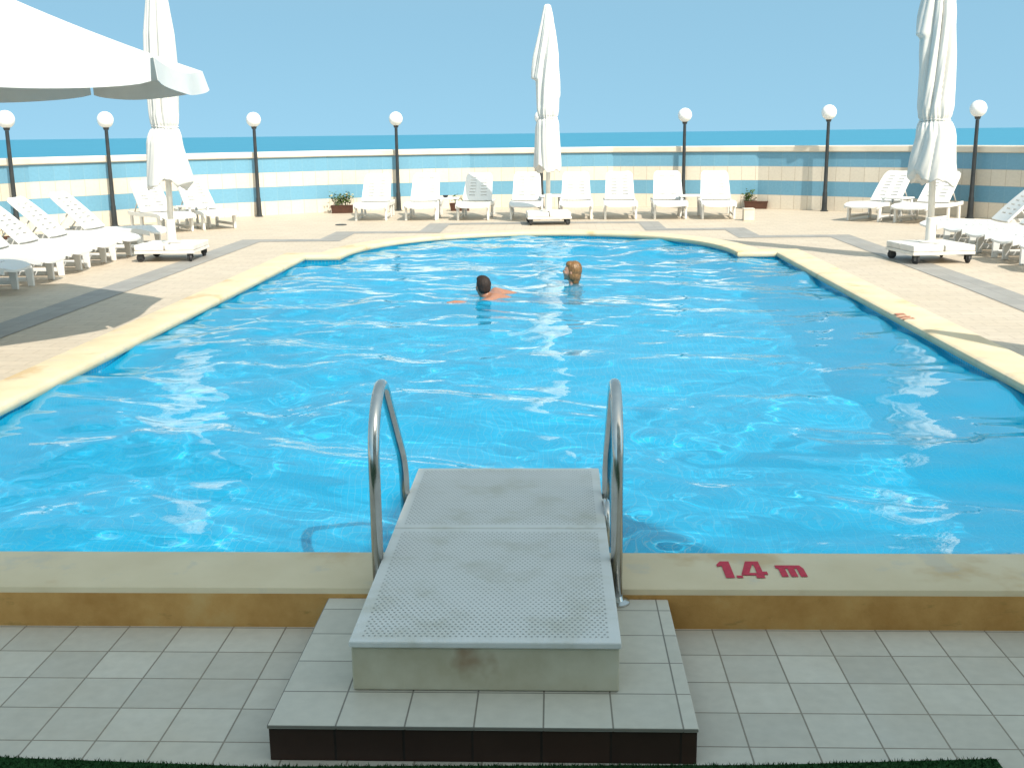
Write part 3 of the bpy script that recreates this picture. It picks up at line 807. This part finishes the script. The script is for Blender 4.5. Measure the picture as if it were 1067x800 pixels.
closed_parasol(-5.40, 15.45, R(2), 'folded white parasol on the left with a flared hem, beside the open parasol', 1.82, 2.1, [(-.2, 1.02, .45, .55, .16), (3.0, 2.6, .5, .5, .03)], 8, ztop=3.95, zbot=1.02, slim=.84, lean=R(1.0))
closed_parasol(4.86, 14.55, R(8), 'folded white parasol on the right, its trolley beside the right lounger row', 1.78, 3.6, [(math.pi - .1, 2.78, .42, .7, .10), (2.9, 1.05, .6, .5, .06)], 21, ztop=4.0, zbot=1.02, slim=.90, lean=R(-1.7))
closed_parasol(5.35, 6.1, R(5), 'folded white parasol nearest on the right, outside the frame, shading the deck', 1.8, 1.2, [(3.0, 2.6, .45, .6, .08)], 33, ztop=4.0, zbot=1.0)

# open octagonal parasol
def open_parasol(x, y, rz, label):
    t = thing('open_parasol', label, 'parasol', (x, y, 0), rz, 'parasols around the pool')
    trolley(t, 51)
    bm = bmesh.new(); tube(bm, [(0, 0, .5), (0, 0, 3.3)], .045, 16); obj('pole', bm, M['steel_white'], t, smooth=True)
    Ro, ze, za, vent = 2.45, 2.24, 3.24, 0.30
    def top(k, s, u):
        a, b = R(45 * k), R(45 * (k + 1))
        p = Vector((math.cos(a), math.sin(a))).lerp(Vector((math.cos(b), math.sin(b))), s) * Ro * u
        z = za - (za - ze) * u - 0.10 * 4 * s * (1 - s) * u * (1 - 0.35 * u) * 0.6 - 0.06 * math.sin(math.pi * u)
        if u > .98: z -= 0.02 * 4 * s * (1 - s)
        return Vector((p.x, p.y, z))
    bm = bmesh.new(); ns, nu = 10, 14
    for k in range(8):
        g = [[bm.verts.new(top(k, i / ns, vent / Ro + (1 - vent / Ro) * j / nu)) for i in range(ns + 1)] for j in range(nu + 1)]
        for j in range(nu):
            for i in range(ns): bm.faces.new((g[j][i], g[j][i + 1], g[j + 1][i + 1], g[j + 1][i]))
    bmesh.ops.remove_doubles(bm, verts=bm.verts[:], dist=0.0015)
    r = bmesh.ops.extrude_face_region(bm, geom=bm.faces[:])
    for v in [e for e in r['geom'] if isinstance(e, bmesh.types.BMVert)]: v.co.z -= 0.004
    obj('canopy', bm, M['fabric'], t, auto=25)
    bm = bmesh.new()
    for k in range(8):
        a, b = Vector((math.cos(R(45 * k)), math.sin(R(45 * k)))), Vector((math.cos(R(45 * k + 45)), math.sin(R(45 * k + 45))))
        bm2 = [bm.verts.new((0, 0, za + .10))]
        p, q = a * .46, b * .46
        f = bm.faces.new((bm2[0], bm.verts.new((p.x, p.y, za - .10)), bm.verts.new((q.x, q.y, za - .10))))
    bmesh.ops.remove_doubles(bm, verts=bm.verts[:], dist=0.001)
    r = bmesh.ops.extrude_face_region(bm, geom=bm.faces[:])
    for v in [e for e in r['geom'] if isinstance(e, bmesh.types.BMVert)]: v.co.z -= 0.004
    obj('vent_cap', bm, M['fabric'], t)
    rg = random.Random(4)
    for k in range(8):
        bm = bmesh.new(); lo = rg.uniform(.15, .19); rows = []
        w0, w1 = rg.uniform(0, 6), rg.uniform(-.02, .05)
        for j in range(5):
            v = j / 4; row = []
            for i in range(21):
                s = .012 + .976 * i / 20; p = top(k, s, 1.0); o = Vector((p.x, p.y, 0)).normalized()
                ins = 0.05 * v * (abs(2 * s - 1) ** 6)                      # corners cut in a little
                pos = p + Vector((0, 0, .006)) + o * (.001 + w1 * v + .018 * v * math.sin(9 * s + w0)) + Vector((0, 0, -lo * v * (1 - .10 * abs(2 * s - 1) ** 14)))
                row.append(bm.verts.new(pos))
            rows.append(row)
        for j in range(4):
            for i in range(20): bm.faces.new((rows[j][i], rows[j][i + 1], rows[j + 1][i + 1], rows[j + 1][i]))
        r = bmesh.ops.extrude_face_region(bm, geom=bm.faces[:])
        mid = top(k, .5, 1); n = Vector((mid.x, mid.y, 0)).normalized()
        for v in [e for e in r['geom'] if isinstance(e, bmesh.types.BMVert)]: v.co -= n * 0.004
        obj('valance', bm, M['fabric'], t, auto=40)
        a = R(45 * k); d = Vector((math.cos(a), math.sin(a), 0))
        bm = bmesh.new(); tube(bm, [d * .06 + Vector((0, 0, za - .08))] + [d * (Ro * q) + Vector((0, 0, za - (za - ze) * q - .06 * math.sin(math.pi * q) - .022)) for q in (.2, .4, .6, .8, .985)], .011, 8)
        rb = obj('rib', bm, M['steel_white'], t, smooth=True)
        bm = bmesh.new(); tube(bm, [d * .06 + Vector((0, 0, 2.45)), d * 1.22 + Vector((0, 0, za - (za - ze) * .5 - .09))], .009, 8)
        obj('strut', bm, M['steel_white'], rb, smooth=True)
    bm = bmesh.new(); lathe(bm, [(.046, 2.36), (.075, 2.37), (.075, 2.47), (.046, 2.48)], 18); obj('runner', bm, M['steel_white'], t, smooth=True)
    bm = bmesh.new(); lathe(bm, [(0, za + .17), (.03, za + .16), (.035, za + .10), (.07, za + .085), (.07, za + .07), (0, za + .07)], 16); obj('finial', bm, M['steel_white'], t, auto=40)
    return t
open_parasol(-5.22, 8.75, R(29.4), 'large open white parasol in the upper left corner of the picture')

# ------------------------------------------------------------------ entry platform, step, handrails, turf
t = thing('tiled_step', 'low step of pale tiles with a dark brown riser below the white platform', 'step', (PCX, 2.92, 0))
SX = 0.63
bm = bmesh.new(); uvl = bm.loops.layers.uv.new('UVMap')
def quad(bm, pts, uvs, mat):
    f = bm.faces.new([bm.verts.new(p) for p in pts]); f.material_index = mat
    for lo, c in zip(f.loops, uvs): lo[uvl].uv = c
for pts in ([(-SX, 0.008, -.129), (SX, 0.008, -.129), (SX, 0.008, -.025), (-SX, 0.008, -.025)], [(SX, .008, -.129), (SX, .91, -.129), (SX, .91, -.025), (SX, .008, -.025)], [(-SX, .91, -.129), (-SX, .008, -.129), (-SX, .008, -.025), (-SX, .91, -.025)]):
    quad(bm, pts, [((p[0] + .63 + p[1]), p[2] + .14) for p in pts], 0)
bm.normal_update()
me = bpy.data.meshes.new('riser'); bm.to_mesh(me); bm.free(); link('riser', me, M['riser'], t)
bm = bmesh.new(); box(bm, -SX - .004, SX + .004, 0, .912, -.024, -.010, .004, 2); obj('tread', bm, M['step_tile'], t)
t['category'] = 'step'

t = thing('entry_platform', 'white dimpled platform with rails reaching over the pool edge', 'platform', (PCX, 3.12, 0))
PW = 0.42
def top_panel(y0, y1, z):
    bm = bmesh.new()
    box(bm, -PW, PW, y0, y1, z - .022, z, .005, 2)
    # shallow dimples in staggered rows: small flat grey discs just above the panel
    nx = 42; dx = (2 * PW - .08) / nx; dy = dx * .95; r = 0
    y = y0 + .04
    while y < y1 - .035:
        for i in range(nx + (r % 2 == 0)):
            x = -PW + .04 + (i + (0.5 if r % 2 else 0)) * dx
            ring = [bm.verts.new((x + .0040 * math.cos(q * math.pi / 3), y + .0040 * math.sin(q * math.pi / 3), z + .0012)) for q in range(6)]
            f = bm.faces.new(ring); f.material_index = 1
        y += dy; r += 1
    return bm
obj('front_panel', top_panel(0.0, 1.0, .160), [M['panel'], M['dimple']], t)
obj('back_panel', top_panel(1.006, 1.80, .162), [M['panel'], M['dimple']], t)
bm = bmesh.new()
box(bm, -PW + .006, PW - .006, .008, .705, -.008, .137, .006, 2)
box(bm, -PW + .03, PW - .03, .706, 1.78, .075, .1365, .006, 2)
box(bm, -PW + .05, -PW + .10, .76, .84, .032, .074); box(bm, PW - .10, PW - .05, .76, .84, .032, .074)
obj('block', bm, M['block'], t)

def bez(pts, n=10):
    out = []
    for i in range(1, len(pts) - 1):
        a, b, c = Vector(pts[i - 1]), Vector(pts[i]), Vector(pts[i + 1])
        p = b + (a - b).normalized() * CR[i]; q = b + (c - b).normalized() * CR[i]
        for k in range(n + 1):
            s = k / n; out.append(p * (1 - s) ** 2 + b * 2 * s * (1 - s) + q * s * s)
    return [Vector(pts[0])] + out + [Vector(pts[-1])]
for x, side in ((-0.655, 'left'), (0.222, 'right')):
    t = thing('pool_handrail', f'steel pool handrail on the {side} of the white platform', 'handrail', (x, 0, 0), 0, 'pool handrails')
    CR = [0, .14, .10, .10, 0]
    pts = [(0, 3.80, -.01), (0, 3.80, .66), (0, 4.03, .80), (0, 4.55, .30), (0, 4.58, -.75)]
    CR = {1: .15, 2: .12, 3: .12}
    bm = bmesh.new(); tube(bm, bez(pts), .0215, 16); obj('rail', bm, M['chrome'], t, smooth=True)
    if side == 'right':
        CR = {1: .06, 2: .05}
        bm = bmesh.new(); tube(bm, bez([(-.012, 4.23, .04), (-.012, 4.30, .20), (-.012, 4.47, .16), (-.012, 4.49, -.7)]), .0135, 14); obj('stringer', bm, M['chrome'], t, smooth=True)
    bm = bmesh.new(); lathe(bm, [(0, -.0095), (.05, -.0095), (.05, -.002), (.03, .004), (.0225, .02), (0, .02)], 20)
    for v in bm.verts: v.co.y += 3.80
    obj('flange', bm, M['chrome'], t, auto=40)

# strip of green artificial turf along the bottom of the frame
bm = bmesh.new()
mp = [(-5, -1.5), (1.285, -1.5), (1.285, 2.955), (0.6, 2.91), (-0.9, 2.875), (-1.7, 2.912), (-5, 3.0)]
ft = poly(bm, mp, -.118)
for a, b in zip(mp, mp[1:] + mp[:1]): bm.faces.new([bm.verts.new(p) for p in ((*a, -.129), (*b, -.129), (*b, -.118), (*a, -.118))])
t = obj('turf_mat', bm, M['turf']); t['label'] = 'dark green artificial turf mat at the bottom edge below the step'; t['category'] = 'mat'
bm = bmesh.new()
for k in range(9000):
    x = rng.uniform(-2.2, 1.28); e = np.interp(x, [-5, -1.7, -.9, .6, 1.285], [3.0, 2.912, 2.875, 2.91, 2.955]); y = e - abs(rng.gauss(0, .05)) + .002
    a = rng.uniform(0, 6.28); dx, dy = math.cos(a) * .0022, math.sin(a) * .0022; hx, hy = rng.gauss(0, .004), rng.gauss(0, .004)
    bm.faces.new([bm.verts.new(p) for p in ((x - dx, y - dy, -.119), (x + dx, y + dy, -.119), (x + hx, y + hy, -.119 + rng.uniform(.006, .012)))])
obj('pile', bm, M['turf'], t)['kind'] = 'stuff'

# ------------------------------------------------------------------ swimmers
def bmesh_fix(me):
    b = bmesh.new(); b.from_mesh(me); bmesh.ops.recalc_face_normals(b, faces=b.faces[:]); b.to_mesh(me); b.free()

def body_mesh(name, V, E, rad, heads, voxel=0.008):
    """one continuous figure: skinned skeleton + head, fused by a voxel remesh"""
    rr = [(r[0] + r[1]) / 2 if isinstance(r, tuple) else r for r in rad]
    bm = bmesh.new()
    for v, r in zip(V, rr): ball(bm, (0, 0, 0), (r, r, r), Matrix.Translation(v), 16)
    for i, j in E:                                            # tapered limb between two joints
        p, q = Vector(V[i]), Vector(V[j])
        tube(bm, [p.lerp(q, k / 4) for k in range(5)], [rr[i] + (rr[j] - rr[i]) * k / 4 for k in range(5)], 16)
    o = bpy.data.objects.new('tmp', bpy.data.meshes.new('tmp')); COL.objects.link(o)
    for h in heads: h(bm)
    me2 = bpy.data.meshes.new('tmp2'); bm.to_mesh(me2); bm.free()
    bmesh_fix(me2); o.data = me2
    r = o.modifiers.new('r', 'REMESH'); r.mode = 'VOXEL'; r.voxel_size = voxel; r.use_smooth_shade = True
    s = o.modifiers.new('sm', 'SMOOTH'); s.iterations = 5; s.factor = .5
    dg = bpy.context.evaluated_depsgraph_get()
    out = bpy.data.meshes.new_from_object(o.evaluated_get(dg)); out.name = name
    bpy.data.objects.remove(o)
    for p in out.polygons: p.use_smooth = True
    return out

def ball(bm, c, r, Mx, n=24):
    g = bmesh.ops.create_uvsphere(bm, u_segments=n, v_segments=n // 2 + 2, radius=1.0)['verts']
    for v in g: v.co = Mx @ (Vector((v.co.x * r[0], v.co.y * r[1], v.co.z * r[2])) + Vector(c))
    return g

def head(Mx):
    """face looks along +Y, centre of the head at the origin"""
    def add(bm):
        for v in ball(bm, (0, 0, 0), (.076, .095, .116), Matrix.Identity(4), 32):
            x, y, z = v.co
            if z < -.02: k = 1 + z * 2.2; v.co.x *= max(.62, k); v.co.y = y * max(.72, 1 + z * 1.0) + (.018 if y > 0 else 0)
            v.co = Mx @ v.co
        ball(bm, (0, .098, -.012), (.012, .020, .024), Mx, 12)      # nose
        ball(bm, (0, .100, -.024), (.017, .013, .010), Mx, 12)
        ball(bm, (0, .080, .022), (.052, .016, .010), Mx, 14)       # brow
        ball(bm, (0, .083, -.060), (.026, .012, .008), Mx, 12)      # lips
        ball(bm, (0, .074, -.092), (.026, .020, .018), Mx, 12)      # chin
        for s in (-1, 1):
            ball(bm, (s * .045, .066, -.022), (.022, .020, .022), Mx, 12)
            ball(bm, (s * .078, -.008, -.008), (.009, .020, .032), Mx, 12)   # ears
    return add

def face_parts(t, Mx):
    bm = bmesh.new()
    for s in (-1, 1): ball(bm, (s * .031, .081, .004), (.014, .009, .008), Mx, 12)
    obj('eyes', bm, M['eye'], t, smooth=True)
    bm = bmesh.new(); ball(bm, (0, .0895, -.062), (.022, .008, .006), Mx, 12); obj('mouth', bm, M['lip'], t, smooth=True)

def hair_mesh(name, balls, Mx, voxel=.007, strands=0):
    bm = bmesh.new()
    for c, r in balls: ball(bm, c, r, Mx, 24)
    me = bpy.data.meshes.new('tmp'); bm.to_mesh(me); bm.free()
    o = bpy.data.objects.new('tmp', me); COL.objects.link(o)
    r = o.modifiers.new('r', 'REMESH'); r.mode = 'VOXEL'; r.voxel_size = voxel
    s = o.modifiers.new('sm', 'SMOOTH'); s.iterations = 3; s.factor = .5
    out = bpy.data.meshes.new_from_object(o.evaluated_get(bpy.context.evaluated_depsgraph_get())); out.name = name
    bpy.data.objects.remove(o)
    rg = random.Random(2)
    for v in out.vertices:
        loc = Mx.inverted() @ v.co; a = math.atan2(loc.x, loc.y)
        v.co = Mx @ (loc * (1 + .014 * math.sin(34 * a + 26 * loc.z) + .012 * math.sin(17 * a - 40 * loc.z) + rg.uniform(-.012, .012)))
    for p in out.polygons: p.use_smooth = True
    return out

def hand(V, E, rad, wrist, direction, palm_n, sc=1.0):
    """palm and five fingers, slightly curled, as chains rooted in the wrist vertex"""
    d = Vector(direction).normalized(); nrm = Vector(palm_n).normalized(); sd = d.cross(nrm).normalized()
    w = Vector(V[wrist]); pal = w + d * .06 * sc
    V.append(pal); E.append((wrist, len(V) - 1)); rad.append((.032 * sc, .016 * sc)); pi = len(V) - 1
    for k, L in enumerate((.070, .080, .074, .058)):
        off = (k - 1.5) * .021 * sc
        p1 = pal + d * .035 * sc + sd * off; p2 = p1 + d * L * .5 * sc - nrm * .006; p3 = p2 + d * L * .5 * sc - nrm * .02
        i = len(V); V.extend([p1, p2, p3]); rad.extend([.0095, .0085, .007]); E.extend([(pi, i), (i, i + 1), (i + 1, i + 2)])
    p1 = w + d * .03 * sc - sd * .035 * sc; p2 = p1 + d * .04 * sc - sd * .02 * sc
    i = len(V); V.extend([p1, p2]); rad.extend([.011, .009]); E.extend([(wrist, i), (i, i + 1)])

def frame(c, yaw, pitch=0.0, roll=0.0):
    return Matrix.Translation(c) @ Matrix.Rotation(yaw, 4, 'Z') @ Matrix.Rotation(pitch, 4, 'X') @ Matrix.Rotation(roll, 4, 'Y')

# man floating, head up, back of the head towards us, body stretched to the right under the surface
hm = frame((-.785, 12.0, .075), R(22), R(8))
V = [(-.20, 11.90, -.215), (-.36, 11.91, -.19), (-.52, 11.93, -.15), (-.655, 11.96, -.105), (-.745, 11.985, -.030),
     (-.80, 11.99, .03),
     (-.655, 12.12, -.012), (-.50, 12.18, -.035), (-.30, 12.28, -.10),
     (-.70, 11.80, -.07), (-.86, 11.68, -.085), (-1.01, 11.60, -.038),
     (-.14, 12.00, -.23), (.26, 12.02, -.26), (.64, 12.0, -.38), (.73, 11.99, -.43),
     (-.14, 11.81, -.23), (.25, 11.76, -.27), (.60, 11.74, -.48), (.69, 11.74, -.52)]
E = [(0, 1), (1, 2), (2, 3), (3, 4), (4, 5), (3, 6), (6, 7), (7, 8), (3, 9), (9, 10), (10, 11), (0, 12), (12, 13), (13, 14), (14, 15), (0, 16), (16, 17), (17, 18), (18, 19)]
rad = [.125, .12, .135, .13, .065, .052, .068, .046, .036, .066, .044, .028, .088, .062, .042, .032, .088, .062, .042, .032]
hand(V, E, rad, 8, (.6, .5, -.1), (0, 0, 1)); hand(V, E, rad, 11, (-.8, -.3, .12), (0, 0, 1))
man = thing('person', 'dark-haired man swimming with his back to us, one arm stretched to the left', 'person', (-.7, 11.95, -.092))
me = body_mesh('body', V, E, rad, [head(hm)])
inv = Matrix.Translation((.7, -11.95, .06))
ob = link('body', me, M['skin'], man)
parts = [ob]
face_parts(man, hm)
h = link('hair', hair_mesh('hair', [((0, -.018, .036), (.079, .090, .091)), ((0, -.048, .0), (.070, .058, .068)), ((0, .035, .080), (.066, .056, .042))], hm), M['hair_dark'], man)
bm = bmesh.new()
tube(bm, [(-.30, 11.905, -.20), (-.20, 11.90, -.215), (-.10, 11.905, -.225)], [.128, .140, .13], 20)
tube(bm, [(-.16, 12.0, -.23), (.12, 12.015, -.25)], [.10, .088], 16); tube(bm, [(-.16, 11.81, -.23), (.12, 11.78, -.255)], [.10, .088], 16)
obj('swim_shorts', bm, M['shorts'], man, smooth=True)
for c in man.children:                                       # express the parts in the man's own frame
    c.data.transform(inv)

hf = frame((.205, 13.06, .098), R(78), R(6))
V = [(.24, 13.05, -.62), (.24, 13.05, -.45), (.235, 13.05, -.28), (.235, 13.05, -.155), (.22, 13.055, -.07), (.21, 13.06, .02),
     (.26, 13.21, -.165), (.20, 13.30, -.40), (.05, 13.28, -.52),
     (.26, 12.89, -.165), (.20, 12.80, -.40), (.04, 12.80, -.50),
     (.24, 13.14, -.72), (.23, 13.15, -1.05), (.25, 13.15, -1.38), (.15, 13.16, -1.425),
     (.24, 12.96, -.72), (.23, 12.95, -1.05), (.25, 12.95, -1.38), (.15, 12.94, -1.425)]
E = [(0, 1), (1, 2), (2, 3), (3, 4), (4, 5), (3, 6), (6, 7), (7, 8), (3, 9), (9, 10), (10, 11), (0, 12), (12, 13), (13, 14), (14, 15), (0, 16), (16, 17), (17, 18), (18, 19)]
rad = [.125, .10, .115, .10, .055, .046, .055, .038, .028, .055, .038, .028, .085, .055, .036, .028, .085, .055, .036, .028]
hand(V, E, rad, 8, (-.9, -.1, -.1), (0, 0, 1)); hand(V, E, rad, 11, (-.9, .1, -.1), (0, 0, 1))
wom = thing('person', 'woman with wet blonde hair standing neck-deep in the pool, face turned left', 'person', (.22, 13.05, -.082))
link('body', body_mesh('body', V, E, rad, [head(hf)]), M['skin_f'], wom)
face_parts(wom, hf)
link('hair', hair_mesh('hair', [((0, -.022, .026), (.088, .094, .104)), ((0, -.052, -.05), (.080, .058, .085)), ((0, -.05, -.11), (.066, .045, .05)), ((.058, -.012, -.03), (.028, .045, .07)), ((-.058, -.012, -.03), (.028, .045, .07)), ((0, .028, .078), (.068, .055, .044))], hf), M['hair_fair'], wom)
bm = bmesh.new(); tube(bm, [(.236, 13.05, -.36), (.236, 13.05, -.24)], [.118, .128], 20); tube(bm, [(.24, 13.05, -.74), (.24, 13.05, -.60)], [.10, .137], 20)
obj('swimsuit', bm, M['bikini'], wom, smooth=True)
inv = Matrix.Translation((-.22, -13.05, .06))
for c in wom.children: c.data.transform(inv)
for p in (man, wom):
    for c in p.children: c.cycles.is_caustics_receiver = True
